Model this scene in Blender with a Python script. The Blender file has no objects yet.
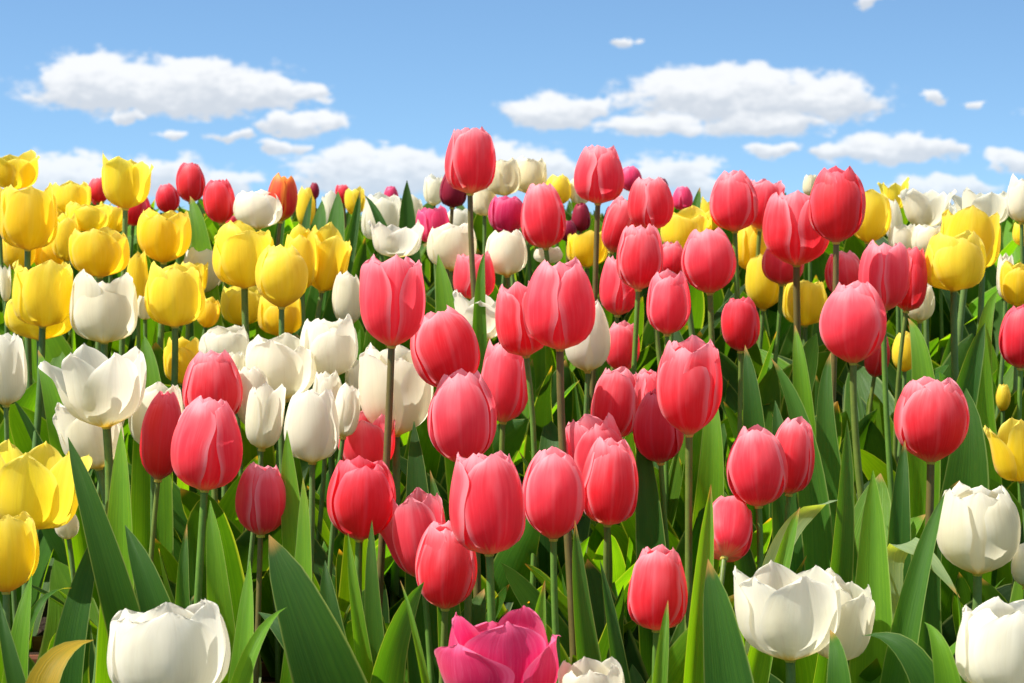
import bpy, math, random
import numpy as np

# ---------------------------------------------------------------- camera, sky, sun, exposure
sc = bpy.context.scene
col = sc.collection
FPX = 2418.0                      # focal length in pixels of a 1024 px wide frame (85 mm)
PITCH = math.radians(3.0)
CAM_Z = 1.10
cd = bpy.data.cameras.new("camera")
cam = bpy.data.objects.new("camera", cd)
col.objects.link(cam)
cam.location = (0, 0, CAM_Z)
cam.rotation_euler = (math.radians(90) - PITCH, 0, 0)
cd.sensor_width = 36.0
cd.lens = FPX / 1024 * 36.0
cd.clip_start = 0.05
cd.clip_end = 9000
cd.dof.use_dof = True
cd.dof.focus_distance = 1.72
cd.dof.aperture_fstop = 26
sc.camera = cam
sc.view_settings.view_transform = 'Standard'
sc.view_settings.look = 'None'
sc.view_settings.exposure = 1.04
sc.view_settings.gamma = 1.0
sc.cycles.use_denoising = True
sc.cycles.max_bounces = 14
sc.cycles.diffuse_bounces = 6
sc.cycles.transmission_bounces = 10
sc.cycles.transparent_max_bounces = 16

SUN_EL, SUN_AZ = math.radians(54), math.radians(-104)     # azimuth clockwise from +Y
sun_dir = (math.sin(SUN_AZ) * math.cos(SUN_EL), math.cos(SUN_AZ) * math.cos(SUN_EL), math.sin(SUN_EL))
sl = bpy.data.lights.new("sun", 'SUN')
sl.energy = 4.5
sl.angle = math.radians(0.5)
sl.color = (1.0, 0.955, 0.88)
so = bpy.data.objects.new("sun", sl)
col.objects.link(so)
from mathutils import Vector, Matrix
so.rotation_euler = Vector(sun_dir).to_track_quat('Z', 'Y').to_euler()


def unproj(px, py, Z):
    """photo pixel + distance along the lens axis -> world point"""
    x = (px - 512.0) / FPX * Z
    up = -(py - 341.5) / FPX * Z
    return Vector((x, Z * math.cos(PITCH) + up * math.sin(PITCH), CAM_Z - Z * math.sin(PITCH) + up * math.cos(PITCH)))


class NT:
    """tiny helper round a node tree"""
    def __init__(s, nt):
        s.nt = nt
    def n(s, t, **kw):
        nd = s.nt.nodes.new(t)
        for k, v in kw.items():
            setattr(nd, k, v)
        return nd
    def put(s, sock, v):
        if hasattr(v, 'links') or hasattr(v, 'is_output'):
            s.nt.links.new(v, sock)
        else:
            sock.default_value = v
    def m(s, op, a, b=None, c=None, clamp=False):
        nd = s.n('ShaderNodeMath', operation=op, use_clamp=clamp)
        for i, v in enumerate((a, b, c)):
            if v is not None:
                s.put(nd.inputs[i], v)
        return nd.outputs[0]
    def sstep(s, v, a, b, lo=0.0, hi=1.0):
        nd = s.n('ShaderNodeMapRange', interpolation_type='SMOOTHSTEP')
        for i, q in enumerate((v, a, b, lo, hi)):
            s.put(nd.inputs[i], q)
        return nd.outputs[0]
    def mix(s, f, a, b, blend='MIX'):
        nd = s.n('ShaderNodeMix', data_type='RGBA', blend_type=blend)
        s.put(nd.inputs[0], f)
        s.put(nd.inputs[6], a)
        s.put(nd.inputs[7], b)
        return nd.outputs[2]
    def noise(s, vec, scale, detail=4.0, rough=0.5, dim='3D'):
        nd = s.n('ShaderNodeTexNoise', noise_dimensions=dim)
        s.put(nd.inputs['Vector'], vec)
        nd.inputs['Scale'].default_value = scale
        nd.inputs['Detail'].default_value = detail
        nd.inputs['Roughness'].default_value = rough
        return nd.outputs['Fac']
    def xyz(s, x, y, z):
        nd = s.n('ShaderNodeCombineXYZ')
        for i, v in enumerate((x, y, z)):
            s.put(nd.inputs[i], v)
        return nd.outputs[0]
    def sep(s, v):
        nd = s.n('ShaderNodeSeparateXYZ')
        s.put(nd.inputs[0], v)
        return nd.outputs


# ---- world: clear Nishita sky with fair-weather clouds low over the horizon
world = bpy.data.worlds.new("World")
sc.world = world
world.use_nodes = True
wt = world.node_tree
wt.nodes.clear()
W = NT(wt)
tc = W.n('ShaderNodeTexCoord')
gx, gy, gz = W.sep(tc.outputs['Generated'])
sky = W.n('ShaderNodeTexSky', sky_type='NISHITA')
sky.sun_disc = False
sky.sun_elevation = SUN_EL
sky.sun_rotation = SUN_AZ
sky.altitude = 300
sky.air_density = 1.0
sky.dust_density = 0.15
sky.ozone_density = 2.5
SKY_TINT = (0.76, 0.90, 0.95, 1.0)
SKY_LIFT = 0.13
wt.links.new(W.xyz(gx, gy, W.m('ADD', W.m('MULTIPLY', W.m('ABSOLUTE', gz), 1.6), SKY_LIFT)), sky.inputs['Vector'])
skycol = W.mix(1.0, sky.outputs['Color'], SKY_TINT, 'MULTIPLY')

CLOUDS = [  # centre px, centre py, half width, half height up, half height down  (photo pixels, turned into directions)
    (165, 96, 150, 40, 20), (95, 82, 62, 32, 30), (190, 74, 60, 22, 30), (262, 92, 60, 18, 18), (300, 90, 30, 8, 8),
    (297, 124, 40, 15, 13), (240, 136, 24, 7, 6), (282, 149, 26, 10, 8), (177, 135, 18, 6, 6), (130, 116, 16, 6, 6),
    (70, 178, 70, 28, 30), (165, 174, 60, 20, 30), (225, 182, 40, 12, 20), (-10, 185, 40, 20, 20),
    (370, 176, 90, 30, 30), (345, 160, 38, 17, 20), (405, 160, 55, 16, 20), (450, 172, 60, 18, 30), (525, 165, 55, 22, 30),
    (553, 112, 64, 21, 19), (590, 108, 26, 12, 12),
    (745, 100, 140, 34, 24), (690, 90, 74, 24, 20), (755, 80, 70, 20, 22), (835, 100, 52, 24, 20), (655, 128, 60, 18, 12), (765, 122, 70, 12, 14),
    (770, 154, 28, 9, 8), (890, 152, 74, 22, 13), (905, 142, 40, 14, 14), (840, 152, 24, 11, 9), (930, 148, 45, 12, 12),
    (1014, 163, 28, 13, 12), (931, 102, 16, 9, 8), (977, 104, 14, 6, 6), (627, 42, 17, 6, 6), (868, 3, 24, 9, 8),
    (940, 190, 70, 13, 16), (660, 172, 60, 18, 26), (600, 178, 60, 18, 26), (700, 185, 40, 10, 20),
    (-150, 120, 120, 30, 22), (1190, 110, 150, 34, 24), (1140, 180, 60, 16, 16), (-330, 60, 130, 34, 24), (1480, 60, 140, 38, 24),
    (512, -160, 170, 30, 30), (60, -240, 220, 40, 30), (980, -270, 240, 40, 30),
]
ay = W.m('MAXIMUM', W.m('ABSOLUTE', gy), 0.05)
az = W.m('DIVIDE', gx, ay)
el = W.m('DIVIDE', gz, ay)
# distort the directions a little so that no outline stays an ellipse
dv = W.xyz(az, W.m('MULTIPLY', el, 1.5), 0.37)
nz1 = W.m('SUBTRACT', W.noise(dv, 55.0, 5.0, 0.55), 0.5)
nz2 = W.m('SUBTRACT', W.noise(W.xyz(az, W.m('MULTIPLY', el, 1.5), 4.1), 48.0, 5.0, 0.55), 0.5)
nz3 = W.noise(W.xyz(az, W.m('MULTIPLY', el, 2.0), 8.8), 110.0, 6.0, 0.62)
azd = W.m('ADD', az, W.m('MULTIPLY', nz1, 0.040))
eld = W.m('ADD', el, W.m('MULTIPLY', nz2, 0.017))
F = None
VS = None
WS = None
for (cx, cy, rx, ru, rd) in CLOUDS:
    d = unproj(cx, cy, 1.0) - Vector((0, 0, CAM_Z))
    a0, e0 = d.x / d.y, d.z / d.y
    dx = W.m('MULTIPLY', W.m('SUBTRACT', azd, a0), FPX / rx)
    de = W.m('SUBTRACT', eld, e0)
    up = W.m('MULTIPLY', W.m('MAXIMUM', de, 0.0), FPX / ru)
    dn = W.m('MULTIPLY', W.m('MINIMUM', de, 0.0), FPX / rd)
    dy = W.m('ADD', up, dn)
    r2 = W.m('ADD', W.m('MULTIPLY', dx, dx), W.m('MULTIPLY', dy, dy))
    f = W.m('SUBTRACT', 1.0, W.m('SQRT', r2))
    F = f if F is None else W.m('MAXIMUM', F, f)
    wgt = W.m('MAXIMUM', f, 0.0)
    VS = W.m('MULTIPLY', wgt, dy) if VS is None else W.m('MULTIPLY_ADD', wgt, dy, VS)
    WS = wgt if WS is None else W.m('ADD', WS, wgt)
V = W.m('DIVIDE', VS, W.m('ADD', WS, 0.02))
dens = W.m('ADD', F, W.m('MULTIPLY', W.m('SUBTRACT', nz3, 0.5), 0.95))
alpha = W.m('MULTIPLY', W.sstep(dens, -0.10, 0.27), W.sstep(el, -0.02, 0.035, 0.55, 0.93))
lum = W.m('ADD', V, W.m('MULTIPLY', W.m('SUBTRACT', nz3, 0.5), 1.6))
CLOUD_LO, CLOUD_HI = (3.7, 3.95, 4.3, 1), (5.5, 5.55, 5.6, 1)
cc = W.mix(W.sstep(lum, -0.55, 0.45), CLOUD_LO, CLOUD_HI)
# broken bright cloud high overhead, unseen, added as white fill light
hi_n = W.noise(W.xyz(W.m('DIVIDE', gx, W.m('MAXIMUM', gz, 0.1)), W.m('DIVIDE', gy, W.m('MAXIMUM', gz, 0.1)), 2.2), 1.1, 6.0, 0.58)
hi_a = W.m('MULTIPLY', W.sstep(hi_n, 0.40, 0.56), W.sstep(gz, 0.20, 0.42))
wcol = W.mix(hi_a, W.mix(alpha, skycol, cc), (6.8, 6.7, 6.5, 1))
bg = W.n('ShaderNodeBackground')
wt.links.new(wcol, bg.inputs['Color'])
bg.inputs['Strength'].default_value = 0.09
wo = W.n('ShaderNodeOutputWorld')
wt.links.new(bg.outputs[0], wo.inputs['Surface'])
# ---------------------------------------------------------------- the flowers of the bed
# kind, x0, x1, y0, y1 of the bloom in the photograph, distance (0: from the slope of the bed), lean in degrees, openness 0..1, label
T = [
 # --- coral pink
 ('pink', 446,494,126,194, 2.05, 0,.25, 'tallest coral pink tulip, rising alone highest against the sky on a bare stem'),
 ('pink', 575,623,144,204, 2.20, 2,.15, 'egg-shaped coral pink tulip against the sky, above a bare stem, second tallest of all'),
 ('pink', 520,565,181,249, 0, -6,.0, 'coral pink tulip tapering to a point, just below the cream double blooms'),
 ('pink', 361,425,254,347, 1.72, 2,.30, 'large coral pink tulip on a long bare brown stem crossing white blooms'),
 ('pink', 408,482,308,392, 1.80, -14,.25, 'plump coral pink tulip leaning over the wide white bloom beside the long bare stem'),
 ('pink', 494,548,281,357, 1.86, -8,.2, 'coral pink tulip half hidden behind the large coral tulip with parted front petals'),
 ('pink', 527,593,258,350, 1.80, 0,.25, 'large coral tulip with parted front petals, on a brown stem above three in a row'),
 ('pink', 480,530,340,423, 1.95, 3,.15, 'red-pink tulip squeezed under two overhanging coral blooms'),
 ('pink', 629,672,176,231, 2.14, 0,.2, 'coral pink tulip upright above a cluster, overlapping a bloom that leans into it'),
 ('pink', 600,640,196,254, 2.28, 18,.1, 'coral pink tulip leaning sideways behind an upright coral bloom'),
 ('pink', 617,663,223,290, 2.04, 3,.1, 'coral pink tulip with pale crinkled top in the middle of a cluster'),
 ('pink', 600,639,254,316, 2.15, 4,.1, 'coral pink tulip tucked low behind the pale crinkled top bloom'),
 ('pink', 658,685,241,277, 2.20, 0,.1, 'small coral pink bloom peeping out between two larger coral tulips'),
 ('pink', 647,690,270,335, 2.00, 2,.2, 'short red-pink tulip with ragged open top below the cluster'),
 ('pink', 682,735,227,294, 2.12, -3,.1, 'rounded coral pink tulip with a lifted petal, in front of yellow blooms'),
 ('pink', 711,757,170,232, 2.25, -2,.25, 'coral pink tulip against the sky with ragged top, overlapping a paler bloom'),
 ('pink', 742,783,179,230, 2.34, 6,.3, 'pale pink tulip half hidden behind the ragged top coral bloom at the skyline'),
 ('red',  723,759,296,352, 0, 0,.1, 'small deep red tulip bud standing alone over green leaves'),
 ('pink', 765,829,190,266, 2.14, 0,.45, 'broad coral pink tulip with two wide petals, on twin brown stems'),
 ('red',  810,863,167,243, 2.00, 0,.1, 'tall deep red-pink tulip at the skyline with a dark bare stem'),
 ('pink', 763,803,240,285, 2.26, 3,.1, 'coral pink tulip partly hidden below the broad two-petalled bloom'),
 ('pink', 825,864,250,300, 2.16, -6,.2, 'pale coral tulip behind the dark bare stem of the deep red-pink bloom'),
 ('pink', 860,908,240,312, 2.05, 0,.3, 'coral pink tulip with upright parted petals, one of a touching pair'),
 ('red',  893,929,247,312, 2.09, 8,.1, 'red tulip pressed against the parted-petal coral bloom'),
 ('pink', 823,884,281,364, 1.95, 0,.1, 'large rounded coral pink tulip above a tall narrow leaf'),
 ('red',  866,889,335,378, 2.15, 8,.1, 'red bloom showing only a sliver behind the large rounded coral tulip'),
 ('red',  1001,1043,305,369, 0, 2,.1, 'red tulip cut by the frame edge, above a yellow and white bloom'),
 ('pink', 896,966,376,463, 0, 0,.1, 'large broad coral pink tulip standing alone among dark leaves on a bent stem'),
 ('pink', 658,721,338,436, 1.75, 0,.3, 'tall pale coral tulip with a separate side petal, on a thick straight stem'),
 ('red',  634,683,388,464, 1.82, -4,.0, 'slim red tulip beneath the tall pale coral bloom'),
 ('pink', 591,641,367,440, 1.90, 6,.2, 'pale coral tulip behind the slim red bloom, its lower edge hidden'),
 ('pink', 632,664,369,420, 1.95, 0,.2, 'pink bloom nearly hidden between two coral tulips, only its top edge showing'),
 ('pink', 562,630,415,500, 1.82, -10,.35, 'pink tulip with a broad folded petal, behind the last of three in a row'),
 ('pink', 605,639,321,372, 2.06, 0,.2, 'short rose red tulip with a frilled top between a white bloom and a tall stem'),
 ('pink', 582,638,437,526, 1.72, 3,.1, 'last and pinkest-rimmed of the three coral tulips in a row'),
 ('pink', 524,583,449,540, 1.68, 0,.2, 'middle one of three coral tulips in a row, with an oval front petal'),
 ('pink', 451,524,450,555, 1.58, -2,.2, 'widest of the three coral tulips in a row, with a crumpled pale top'),
 ('pink', 429,495,370,466, 1.72, -3,.1, 'large coral pink tulip standing over the widest of three in a row'),
 ('pink', 389,448,490,580, 1.69, -6,.4, 'pale pink tulip with one petal curling outwards, behind a red-pink bloom'),
 ('pink', 417,476,520,610, 1.62, 2,.15, 'red-pink tulip directly above the magenta open bloom'),
 ('red',  328,394,458,541, 0, 3,.15, 'bright red tulip with a flat pink top over narrow upright leaves'),
 ('pink', 339,394,411,472, 1.90, 0,.4, 'pink tulip showing its arched back petal behind a long bare stem'),
 ('pink', 237,286,462,536, 0, 2,.1, 'small coral red tulip above a big dark folded leaf'),
 ('pink', 173,242,396,491, 1.68, 4,.1, 'front tulip of the trio, large and coral with a shiny pale shoulder'),
 ('red',  140,185,390,481, 1.78, 6,.0, 'slim red tulip of the trio, with a mauve pointed top'),
 ('pink', 185,240,349,425, 1.90, 0,.25, 'rear tulip of the trio, flat topped and deep coral'),
 ('pink', 700,754,495,563, 1.74, 10,.55, 'nodding pink tulip seen from behind with its stem in front'),
 ('pink', 629,687,544,631, 0, 2,.1, 'coral red egg-shaped tulip lowest of the coral ones, on a short stem'),
 ('pink', 454,494,252,300, 2.18, 0,.35, 'pink tulip behind the bare stem of the tallest coral bloom, split by a leaf'),
 ('pink', 728,786,426,507, 1.74, -3,.1, 'coral red tulip of a close pair, front one, its top drawn together, amid green leaves'),
 ('pink', 770,815,418,495, 1.79, 5,.15, 'rear coral pink tulip of the close pair, frilled pale top, amid green leaves'),
 # --- magenta in front
 ('magenta', 442,556,611,705, 1.46, 0,.72, 'open magenta tulip with spreading petals, nearest bloom at the bottom'),
 # --- red and crimson ones along the skyline
 ('red', 178,204,162,203, 0, 0,.0, 'small red tulip standing up into the sky beside a yellow cup'),
 ('red', 204,235,179,224, 0, -4,.1, 'red tulip just lower than the small skyline red one and touching it'),
 ('red', 155,180,184,214, 2.45, -10,.0, 'pointed little red tulip leaning over near the tall yellow cup'),
 ('red', 118,151,192,226, 2.55, 6,.1, 'red bloom hidden behind the stem of the tall yellow cup'),
 ('red', 88,108,177,203, 2.50, 0,.0, 'red bud showing between two yellow tulips at the skyline'),
 ('flame', 267,298,174,222, 0, 6,.2, 'red tulip with orange flame and a dark leaf before it'),
 ('crimson', 310,319,182,200, 2.60, 0,.0, 'tiny crimson bud among dark leaves on the skyline'),
 ('red', 226,237,215,232, 2.45, 0,.0, 'tiny red bud tucked under the skyline red pair'),
 ('crimson', 440,467,168,208, 0, 4,.1, 'dark crimson tulip behind the tallest coral bloom'),
 ('magenta', 416,450,206,244, 0, -4,.4, 'magenta tulip with loose petals beside white blooms, mid bed'),
 ('magenta', 489,524,195,236, 0, 2,.3, 'magenta tulip just under the cream double blooms'),
 ('magenta', 620,641,166,192, 2.50, -6,.1, 'magenta bloom peering out behind the second tallest coral tulip'),
 ('magenta', 673,692,186,211, 2.55, 0,.1, 'small magenta tulip at the skyline beside a dark leaf'),
 ('crimson', 572,590,203,232, 2.42, 0,.1, 'dark purple-red bloom beside the bare stem of the second tallest coral tulip'),
 ('crimson', 559,576,220,242, 2.40, 0,.1, 'small wine red bloom just above a yellow tulip and a dark leaf'),
 ('crimson', 655,668,178,196, 2.65, 0,.1, 'tiny dark crimson bud at the skyline behind an upright coral bloom'),
 ('red', 92,100,192,206, 2.60, 0,.1, 'tiny red bud deep between yellow cups'),
 # --- yellow
 ('yellow', -8,37,150,190, 0, 0,.75, 'yellow tulip at the skyline with a squared top, cut by the frame edge'),
 ('yellow', 0,57,184,250, 2.20, 2,.5, 'large yellow tulip hanging over another yellow cup, beneath the squared skyline bloom'),
 ('yellow', -14,14,186,232, 2.32, 0,.5, 'yellow bloom half out of the frame behind the large yellow tulip'),
 ('yellow', 51,90,178,214, 2.42, 0,.8, 'pale yellow tulip with a flat top at the skyline'),
 ('yellow', 102,150,152,209, 2.18, 2,.75, 'tall yellow tulip cup against the sky with four pointed petals'),
 ('yellow', 66,110,200,232, 2.38, 0,.6, 'yellow tulip just below the flat topped pale one'),
 ('yellow', 98,128,202,234, 2.42, 4,.6, 'yellow bloom behind the stem base of the tall yellow cup'),
 ('yellow', 70,129,224,277, 2.15, 0,.6, 'broad yellow tulip directly above a white tulip'),
 ('yellow', 137,191,208,263, 0, 2,.6, 'yellow tulip with a round bowl below the pointed little red one'),
 ('yellow', 214,274,219,288, 0, 0,.6, 'large yellow tulip cup on a visible stem beside a white bloom at the skyline'),
 ('yellow', 52,80,212,262, 2.36, 0,.4, 'slim yellow bloom wedged between two broader yellow tulips'),
 ('yellow', 2,36,232,272, 2.36, 0,.5, 'yellow bloom under the large overhanging yellow tulip'),
 ('yellow', 34,66,236,272, 2.38, 0,.5, 'yellow bloom behind the open cup with a spread side petal'),
 ('yellow', 13,73,256,327, 2.06, 2,.65, 'golden yellow tulip cup with a petal spreading to one side'),
 ('yellow', 6,73,292,340, 2.17, 0,.6, 'wide yellow bloom showing below the golden cup, behind its stem'),
 ('yellow', 127,148,250,306, 2.22, 0,.4, 'narrow yellow bloom squeezed between a white and a yellow tulip'),
 ('yellow', 146,203,260,327, 2.07, 0,.55, 'yellow tulip on a long green stem above another yellow one'),
 ('yellow', 176,208,258,295, 2.18, 6,.5, 'yellow bloom behind the long-stemmed yellow tulip, touching a white one'),
 ('yellow', 222,262,284,326, 2.30, 0,.5, 'yellow bloom behind the visible stem of the large yellow cup'),
 ('yellow', 258,302,292,336, 2.24, 0,.6, 'yellow bloom low under the twin yellow cups'),
 ('yellow', 196,221,296,328, 2.16, 12,.5, 'small yellow petals spreading beside a long green stem'),
 ('yellow', 284,318,224,291, 2.16, -2,.5, 'upright yellow tulip joined to a wide open leaning one'),
 ('yellow', 304,351,224,292, 2.19, 10,.9, 'wide open yellow tulip leaning with spread petals towards the white blooms'),
 ('yellow', 257,306,244,308, 2.08, 0,.25, 'yellow egg-shaped tulip in front of the upright yellow one'),
 ('yellow', 297,315,186,228, 2.60, 0,.2, 'sliver of yellow bloom between dark leaves at the skyline'),
 ('yellow', 345,365,185,216, 2.62, 0,.3, 'tiny yellow bloom above a slanting dark leaf at the skyline'),
 ('yellow', 545,570,174,206, 2.45, 0,.5, 'yellow bloom beside a pointed coral tulip, under cream doubles'),
 ('yellow', 661,711,205,252, 2.26, 0,.7, 'yellow tulip behind the rounded coral bloom with a lifted petal'),
 ('yellow', 567,607,228,267, 2.36, 0,.6, 'small yellow tulip behind a bare coral stem mid bed'),
 ('yellow', 734,770,222,272, 2.36, 0,.4, 'yellow bloom hanging under the ragged top coral tulip'),
 ('yellow', 745,785,254,310, 2.34, 4,.4, 'yellow bloom behind twin brown stems'),
 ('yellow', 783,827,272,326, 2.30, 0,.5, 'yellow bloom in shade behind a dark bare stem and coral tulips'),
 ('yellow', 848,891,182,243, 0, 2,.6, 'golden yellow tulip behind the tall deep red-pink bloom'),
 ('yellow', 882,907,178,210, 2.50, 0,.7, 'small yellow cup at the skyline beside an open white tulip'),
 ('yellow', 939,1001,205,270, 2.22, 6,.7, 'broad yellow tulip behind a rounder yellow cup'),
 ('yellow', 924,984,229,291, 2.10, 0,.5, 'round yellow tulip cup on a green stem in front of the broad one'),
 ('yellow', 1001,1036,256,307, 0, 0,.6, 'yellow tulip cut by the frame edge beside a small white bloom'),
 ('yellow', 1013,1034,220,247, 2.40, 0,.5, 'little yellow bloom at the frame edge below a white tulip'),
 ('yellow', 164,200,336,384, 2.10, 0,.5, 'yellow bloom above the coral trio, crossed by a green stem'),
 ('yellow', -12,80,441,530, 0, 6,.8, 'big blocky yellow tulip cut by the frame edge, above another yellow bloom'),
 ('yellow', -26,37,511,593, 0, 0,.5, 'yellow tulip lowest at the frame edge, under the big blocky one'),
 ('yellow', 989,1047,413,482, 0, -8,.75, 'yellow tulip with a notched top at the frame edge over a white one'),
 ('yellow', 893,917,332,372, 2.12, 0,.1, 'small yellow bud among leaves above the large broad coral tulip'),
 ('yellow', 996,1010,383,412, 2.10, 0,.1, 'tiny yellow bud between leaves near the red tulip at the frame edge'),
 # --- white
 ('white', 235,281,187,229, 0, 0,.6, 'white tulip at the skyline beside the red pair'),
 ('white', 71,137,270,343, 0, 0,.6, 'white tulip cup with ragged petals below the broad yellow one'),
 ('white', 183,224,243,295, 2.27, 4,.5, 'white bloom between the large yellow cup and a yellow bowl'),
 ('white', 0,11,262,303, 2.20, 0,.5, 'white bloom sliver at the frame edge beside the golden yellow cup'),
 ('white', 137,153,295,320, 2.20, 0,.4, 'tiny white bloom between a white cup and a long green stem'),
 ('white', 321,342,189,232, 2.60, 0,.4, 'narrow white bloom between dark leaves at the skyline'),
 ('white', 348,363,196,214, 2.66, 0,.4, 'white fleck of a bloom beneath the tiny skyline yellow one'),
 ('white', 362,401,192,242, 2.50, 0,.4, 'cream bloom behind a slanting dark leaf at the skyline'),
 ('white', 373,421,219,258, 0, 0,.95, 'small wide open white tulip with its yellow heart showing'),
 ('white', 428,476,218,270, 0, 0,.6, 'white cup beside the bare stem of the tallest coral bloom'),
 ('white', 485,527,230,276, 0, -4,.5, 'white tulip below a magenta one, cut by a green leaf'),
 ('white', 424,444,174,206, 2.55, 0,.4, 'cream bloom touching the dark crimson tulip at the skyline'),
 ('cream', 486,521,158,196, 2.42, -6,.5, 'cream bloom beside the tallest coral bloom, first of the skyline pair'),
 ('cream', 512,547,157,194, 2.46, 4,.5, 'cream bloom partner of the skyline pair, farther from the tallest coral one'),
 ('cream', 472,497,186,216, 2.44, 0,.5, 'cream bloom low behind the bare stem of the tallest coral tulip'),
 ('white', 569,592,176,205, 2.46, 0,.4, 'white bloom half hidden by the second tallest coral tulip'),
 ('white', 333,362,272,327, 0, 0,.4, 'white bloom peeping out beside the long-stemmed large coral tulip'),
 ('white', 455,507,290,342, 2.02, 0,.9, 'open white tulip with loose petals behind the plump leaning coral bloom'),
 ('white', 301,357,312,378, 0, 0,.4, 'smooth white tulip above the cluster of white cups'),
 ('white', 566,609,300,372, 2.02, 0,.25, 'cream white tulip behind the brown stem of the large parted coral bloom'),
 ('white', 534,562,246,264, 2.30, 0,.5, 'small white bloom above the large parted coral tulip'),
 ('cream', 803,818,174,196, 2.45, 0,.4, 'cream bloom sliver behind the tall deep red-pink skyline tulip'),
 ('white', 904,947,183,228, 0, 0,.9, 'open white tulip at the skyline with four spread petals'),
 ('white', 885,902,199,242, 2.40, -6,.3, 'slim white bloom between golden yellow and open white tulips'),
 ('white', 889,916,222,254, 2.28, 0,.5, 'white bloom under the open white skyline tulip'),
 ('white', 912,942,224,256, 2.26, 0,.5, 'white bloom touching the round yellow cup, under the open white tulip'),
 ('white', 958,1010,187,226, 2.36, 0,1., 'wide flat white tulip at the skyline near the frame edge'),
 ('white', 1007,1037,175,223, 2.24, 0,.4, 'tall white tulip at the skyline cut by the frame edge'),
 ('white', 997,1014,254,300, 2.18, 0,.4, 'small white bloom beside the yellow tulip cut by the frame edge'),
 ('white', 906,934,280,322, 2.24, 0,.3, 'white bloom in shade below the touching coral pair'),
 ('white', -16,26,333,406, 0, 0,.35, 'white tulip bud shape at the frame edge above the blocky yellow one'),
 ('white', 60,146,345,428, 1.74, -4,.9, 'big open white tulip with a petal falling outwards'),
 ('white', 56,126,396,470, 1.86, -12,.7, 'white tulip with a yellow base drooping under the big open white one'),
 ('white', 130,184,377,452, 1.92, 4,.4, 'white tulip half hidden behind the slim red tulip of the trio'),
 ('white', 200,248,324,366, 2.04, 0,.7, 'white tulip with pointed petals above the rear tulip of the trio'),
 ('white', 234,272,365,432, 1.92, -6,.4, 'white bloom pressed against the rear coral tulip of the trio'),
 ('white', 245,285,380,450, 1.87, 6,.5, 'greenish white bloom with an outward petal in the white cluster'),
 ('white', 247,315,333,400, 1.96, 0,.65, 'broad white cup with a yellow base in the middle of the white cluster'),
 ('white', 54,79,508,540, 1.80, -8,.0, 'small white bud under the big blocky yellow tulip'),
 ('white', 286,338,388,463, 1.80, 0,.25, 'smooth egg-shaped white tulip lowest in the white cluster'),
 ('white', 332,361,384,438, 1.87, 8,.3, 'white bloom tucked behind the smooth egg-shaped white one'),
 ('white', 360,432,345,436, 1.92, 0,.6, 'wide white tulip crossed by the long bare stem'),
 ('white', 736,842,559,661, 1.50, -2,.84, 'large open white tulip with a yellow heart, front one of a low pair'),
 ('white', 806,876,568,662, 1.55, 7,.75, 'white tulip opening sideways behind the large open white one'),
 ('white', 939,1018,484,575, 0, 0,.35, 'plump white tulip standing alone below the broad coral one'),
 ('white', 957,1051,590,694, 1.47, 4,.62, 'large white tulip at the bottom frame corner below the plump white one'),
 ('white', 1012,1042,536,588, 1.66, 0,.5, 'white bloom sliver at the frame edge above the corner tulip'),
 ('white', 110,228,600,704, 1.44, 0,.62, 'big white tulip cut by the bottom of the frame, near terracotta pots'),
 ('white', 557,627,653,730, 1.44, -6,.6, 'white tulip peeping up at the bottom beside the open magenta one'),
 ('white', 268,300,350,404, 1.99, 3,.5, 'white cup squeezed in behind the broad white cup with a yellow base'),
 ('white', 220,250,350,410, 2.00, -4,.5, 'white tulip standing just behind the shoulder of the rear trio bloom'),
 ('white', 312,342,370,426, 1.93, 2,.4, 'white bloom right above the smooth egg-shaped white tulip'),
 ('white', 345,372,356,410, 1.98, -3,.5, 'white bloom overlapped by the wide white tulip with the bare stem across'),
 ('white', 92,128,372,440, 1.90, 8,.6, 'creamy white petals packed behind the big open white tulip'),
 ('yellow', 34,62,202,240, 2.44, 0,.6, 'yellow bloom filling the gap beside the large overhanging yellow cup'),
 ('yellow', 84,112,232,270, 2.40, 3,.5, 'yellow bloom peeping over the broad yellow tulip above the white cup'),
 ('white', 399,424,194,232, 2.54, 0,.5, 'cream white bloom behind a spike of dark leaf near the magenta tulip'),
 ('crimson', 604,618,206,232, 2.46, 4,.1, 'dark crimson bloom behind the coral tulip that leans sideways'),
 ('red', 336,350,184,204, 2.66, -4,.1, 'small red bud amid the dark leaves along the skyline'),
 ('white', 446,470,206,240, 2.50, 0,.5, 'white bloom just under the dark crimson skyline tulip'),
 ('yellow', 700,722,196,232, 2.50, 0,.5, 'yellow bloom peering out beside the ragged top skyline coral tulip'),
 ('white', 930,956,200,232, 2.46, 3,.6, 'white bloom behind the round and the broad yellow cups'),
 ('magenta', 384,398,186,206, 2.68, 0,.1, 'small magenta bud over the cream skyline bloom'),
]
# ---------------------------------------------------------------- helpers
R = math.radians
PLANT_H = 0.27


def bed_depth(py):
    return 1.0 / (0.311 + 0.000517 * py)


_gy, _gz = [], []
for _Z in np.linspace(1.30, 2.72, 40):
    _py = (1.0 / _Z - 0.311) / 0.000517
    _p = unproj(512, _py, _Z)
    _gy.append(_p.y)
    _gz.append(_p.z - PLANT_H)
_gy = [-4000.0, 0.15, 0.55] + _gy + [3.2, 4000.0]
_gz = [0.0, 0.0, max(0.0, _gz[0] - 0.20)] + _gz + [_gz[-1] + 0.02, _gz[-1] + 0.02]


def ground(y):
    return float(np.interp(y, _gy, _gz))


def link(name, me, mat=None, parent=None):
    o = bpy.data.objects.new(name, me)
    col.objects.link(o)
    if mat is not None and me is not None and len(me.materials) == 0:
        me.materials.append(mat)
    if parent is not None:
        o.parent = parent
    return o


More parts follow.
